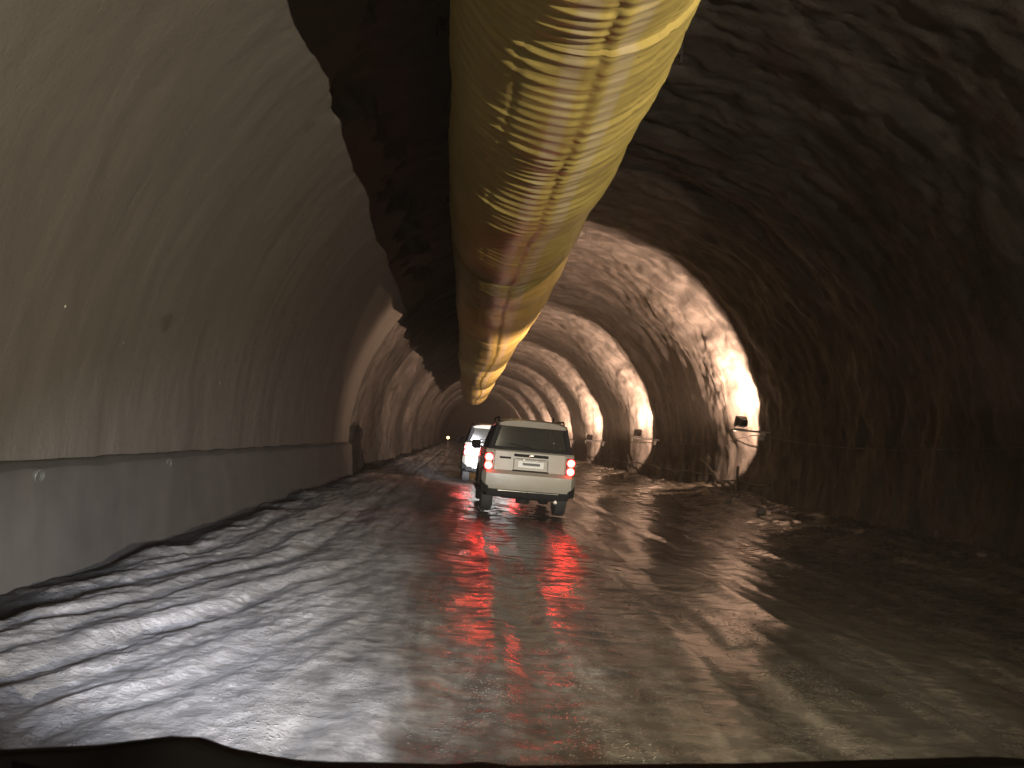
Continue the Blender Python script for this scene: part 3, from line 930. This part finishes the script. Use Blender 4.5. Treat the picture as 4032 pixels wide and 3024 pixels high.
        for (y0, y1) in ((1.10, 1.98), (2.06, 3.0)):                       # side doors, a seam's depth proud
            bm = bmesh.new(); box(bm, (s * 0.877, (y0 + y1) / 2, 0.90), (0.012, y1 - y0 - 0.015, 0.72)); dr = obj("door", bm, M["paint"], root, bevel=0.005)
            bm = bmesh.new(); box(bm, (s * 0.893, y0 + 0.14, 1.12), (0.03, 0.17, 0.03)); obj("handle", bm, M["trim"], dr, bevel=0.008)
        bm = bmesh.new()
        box(bm, (s * 1.00, 2.72, 1.33), (0.20, 0.10, 0.19))
        mr = obj("wing_mirror", bm, M["trim"], root, bevel=0.03, seg=3)
        bm = bmesh.new(); tube(bm, [(s * 0.82, 2.76, 1.27), (s * 0.95, 2.74, 1.30)], 0.025, 8); obj("mirror_arm", bm, M["trim"], mr)
        bm = bmesh.new(); box(bm, (s * 1.00, 2.666, 1.335), (0.16, 0.006, 0.14)); obj("mirror_glass", bm, M["trim"], mr)
        bm = bmesh.new(); box(bm, (s * 0.68, 4.36, 0.93), (0.30, 0.10, 0.18)); hl = obj("headlight", bm, M["headlens"], root, bevel=0.02)
    bm = bmesh.new(); box(bm, (0, 4.40, 0.90), (0.9, 0.06, 0.22)); obj("grille", bm, M["trim"], root, bevel=0.02)
    # seats seen through the glass
    for (sx, sy, w_) in ((-0.34, 0.95, 0.58), (0.34, 0.95, 0.58), (-0.38, 2.05, 0.46), (0.38, 2.05, 0.46)):
        bm = bmesh.new()
        box(bm, (sx, sy, 1.15), (w_, 0.16, 0.66), Matrix.Rotation(R(8), 3, 'X'), (0.86, 0.8))
        st = obj("seat", bm, M["seat"], root, bevel=0.05, seg=3)
        bm = bmesh.new(); box(bm, (sx, sy - 0.06, 1.58), (0.25, 0.09, 0.17)); obj("headrest", bm, M["seat"], st, bevel=0.04, seg=3)
    bm = bmesh.new(); box(bm, (0, 2.0, 0.75), (1.6, 3.4, 0.1)); box(bm, (0, 2.88, 1.12), (1.55, 0.3, 0.3)); obj("cabin_floor", bm, M["trim"], root)
    return root

def car_headlights(root, pos, power, col, aim=-5.0, size=46, wide=1.5, toe=0.0):
    for (x, y, z), pw, c in zip(pos, power, col):
        ld = bpy.data.lights.new("headlight_beam", 'SPOT')
        ld.energy = pw; ld.color = c
        ld.spot_size = R(size); ld.spot_blend = 1.0
        ld.shadow_soft_size = 0.2
        lo = bpy.data.objects.new("headlight_beam", ld); C.objects.link(lo)
        lo.parent = root
        lo.location = (x, y, z)
        lo.rotation_euler = (R(90 + aim), 0, R(-toe if x > 0 else toe))
        lo.scale = (wide, 1, 1)

suv = make_suv()
tag(suv, "cream SUV with lit double tail lights, the nearer car, driving ahead through the wet", "car", "cars driving ahead in the tunnel")
far = copy_tree(suv)
suv.location = (1.36, 15.45, 0.0)
suv.rotation_euler = (0, 0, R(0.8))
far.location = (0.98, 25.2, 0.0)
far.rotation_euler = (0, 0, R(1.0))
tag(far, "white SUV half hidden in front of the cream one, glaring in its headlights")
car_headlights(suv, [(-0.68, 4.46, 0.93), (0.68, 4.46, 0.93)], (P_SUV_HEAD,) * 2, [(0.93, 0.93, 1.0)] * 2, -2.5, 36, 1.0)
car_headlights(far, [(-0.68, 4.46, 0.93), (0.68, 4.46, 0.93)], (P_SUV_HEAD * 0.15,) * 2, [(1.0, 0.93, 0.85)] * 2, -6.0, 30, 1.0)

# the car the picture is taken from: short black nose, cowl, wiper, headlamps
def make_host():
    root = empty("van_nose", (0.42, 0, 0))
    tag(root, "black front of the car the picture is taken from, along the bottom edge", "car")
    xs = np.linspace(-1.0, 1.0, 61)
    prof = [(0.70, 1.06), (0.78, 1.165), (0.83, 1.18), (0.90, 1.16), (1.02, 1.07), (1.12, 1.0), (1.2, 0.86), (1.22, 0.6), (1.21, 0.36)]
    P = []
    for (a, b), (c, d) in zip(prof, prof[1:]):
        for t in np.linspace(0, 1, 7)[:-1]: P.append((a + (c - a) * t, b + (d - b) * t))
    P.append(prof[-1]); P = np.array(P)
    X = np.repeat(xs[None], len(P), 0)
    e = np.abs(X) ** 6
    top = np.interp(X + 0.42, [-0.6, -0.438, -0.347, -0.257, -0.217, -0.136, 0.022, 0.045, 0.07, 0.348, 0.643, 1.0, 1.42],
                    [1.135, 1.146, 1.157, 1.174, 1.162, 1.152, 1.157, 1.163, 1.158, 1.178, 1.204, 1.20, 1.15]) - 1.18
    Y = np.repeat(P[:, :1], len(xs), 1) - 0.18 * e * (P[:, :1] > 0.88)
    Z = np.repeat(P[:, 1:], len(xs), 1) + top * sstep(0.7, 1.1, P[:, 1:]) * (P[:, :1] < 1.1)
    o = grid_obj("bonnet", X, Y, Z, X, Y, M["dash"], root)
    s_ = o.modifiers.new("thick", 'SOLIDIFY'); s_.thickness = 0.02
    bm = bmesh.new(); box(bm, (0, 1.17, 0.44), (1.9, 0.14, 0.26)); obj("bumper", bm, M["trim"], root, bevel=0.04, seg=3)
    bm = bmesh.new()
    tube(bm, [(-0.78, 0.74, 1.09), (-0.74, 0.76, 1.142), (-0.45, 0.77, 1.135), (-0.2, 0.77, 1.13)], 0.010, 8)
    wp = obj("wiper_arm", bm, M["trim"], root)
    bm = bmesh.new(); box(bm, (-0.30, 0.77, 1.128), (0.62, 0.018, 0.022)); obj("wiper_blade", bm, M["trim"], wp, bevel=0.004)
    for s in (-1, 1):
        bm = bmesh.new(); lathe(bm, (s * 0.66, 1.13, 0.90), (0, 1, 0), [(-0.05, 0.05), (0.0, 0.10), (0.07, 0.10), (0.085, 0.08)], 24)
        obj("headlight", bm, M["headlens"], root)
    return root
host = make_host()
car_headlights(host, [(-0.66, 1.36, 0.90), (0.66, 1.36, 0.90)], P_HEAD, [(0.91, 0.93, 1.0), (1.0, 0.86, 0.62)], -7.0, 39, 2.1, 6.0)

# ------------------------------------------------------------------ loose stones
def stone(name, loc, size, seed, mat, label, group=None):
    bm = bmesh.new()
    bmesh.ops.create_icosphere(bm, subdivisions=3, radius=1.0)
    r = random.Random(seed)
    ax = [(Vector((r.uniform(-1, 1), r.uniform(-1, 1), r.uniform(-1, 1))).normalized(), r.uniform(0.55, 0.9)) for _ in range(9)]
    for v in bm.verts:
        for n, d in ax:
            k = v.co.dot(n)
            if k > d: v.co -= n * (k - d) * 0.85
        v.co = Vector((v.co.x * size[0], v.co.y * size[1], v.co.z * size[2]))
    o = obj(name, bm, mat, angle=25)
    o.location = loc
    o.rotation_euler = (0, 0, r.uniform(0, 6))
    return tag(o, label, "stone", group)

def gz(x, y): return float(ground_height(np.array([[x]]), np.array([[y]]))[0, 0])
r2 = random.Random(21)
for k in range(9):
    y = 22.5 + r2.random() * 12 if k < 6 else 11 + r2.random() * 11
    x = 7.4 + r2.random() * 1.2
    s = r2.uniform(0.07, 0.16)
    stone("rock", (x, y, gz(x, y) + s * 0.35), (s, s * r2.uniform(0.7, 1.1), s * r2.uniform(0.5, 0.8)), 40 + k, M["stone"],
          "loose brown rock lying along the foot of the rock wall", "loose rocks along the foot of the rock wall")

# ------------------------------------------------------------------ dusty air
bm = bmesh.new()
box(bm, (2.7, 75, 3.2), (16, 206, 11))
t = NT("dusty tunnel air")
pv = t.n("ShaderNodeVolumePrincipled")
pv.inputs["Color"].default_value = (0.85, 0.78, 0.70, 1)
pv.inputs["Density"].default_value = HAZE
pv.inputs["Anisotropy"].default_value = 0.3
t.t.nodes.remove(t.b)
t.l(pv.outputs[0], t.out.inputs["Volume"])
hz = obj("haze", bm, t.m, smooth=False)
tag(hz, "thin brown dust hanging in the tunnel air", "haze", kind="stuff")
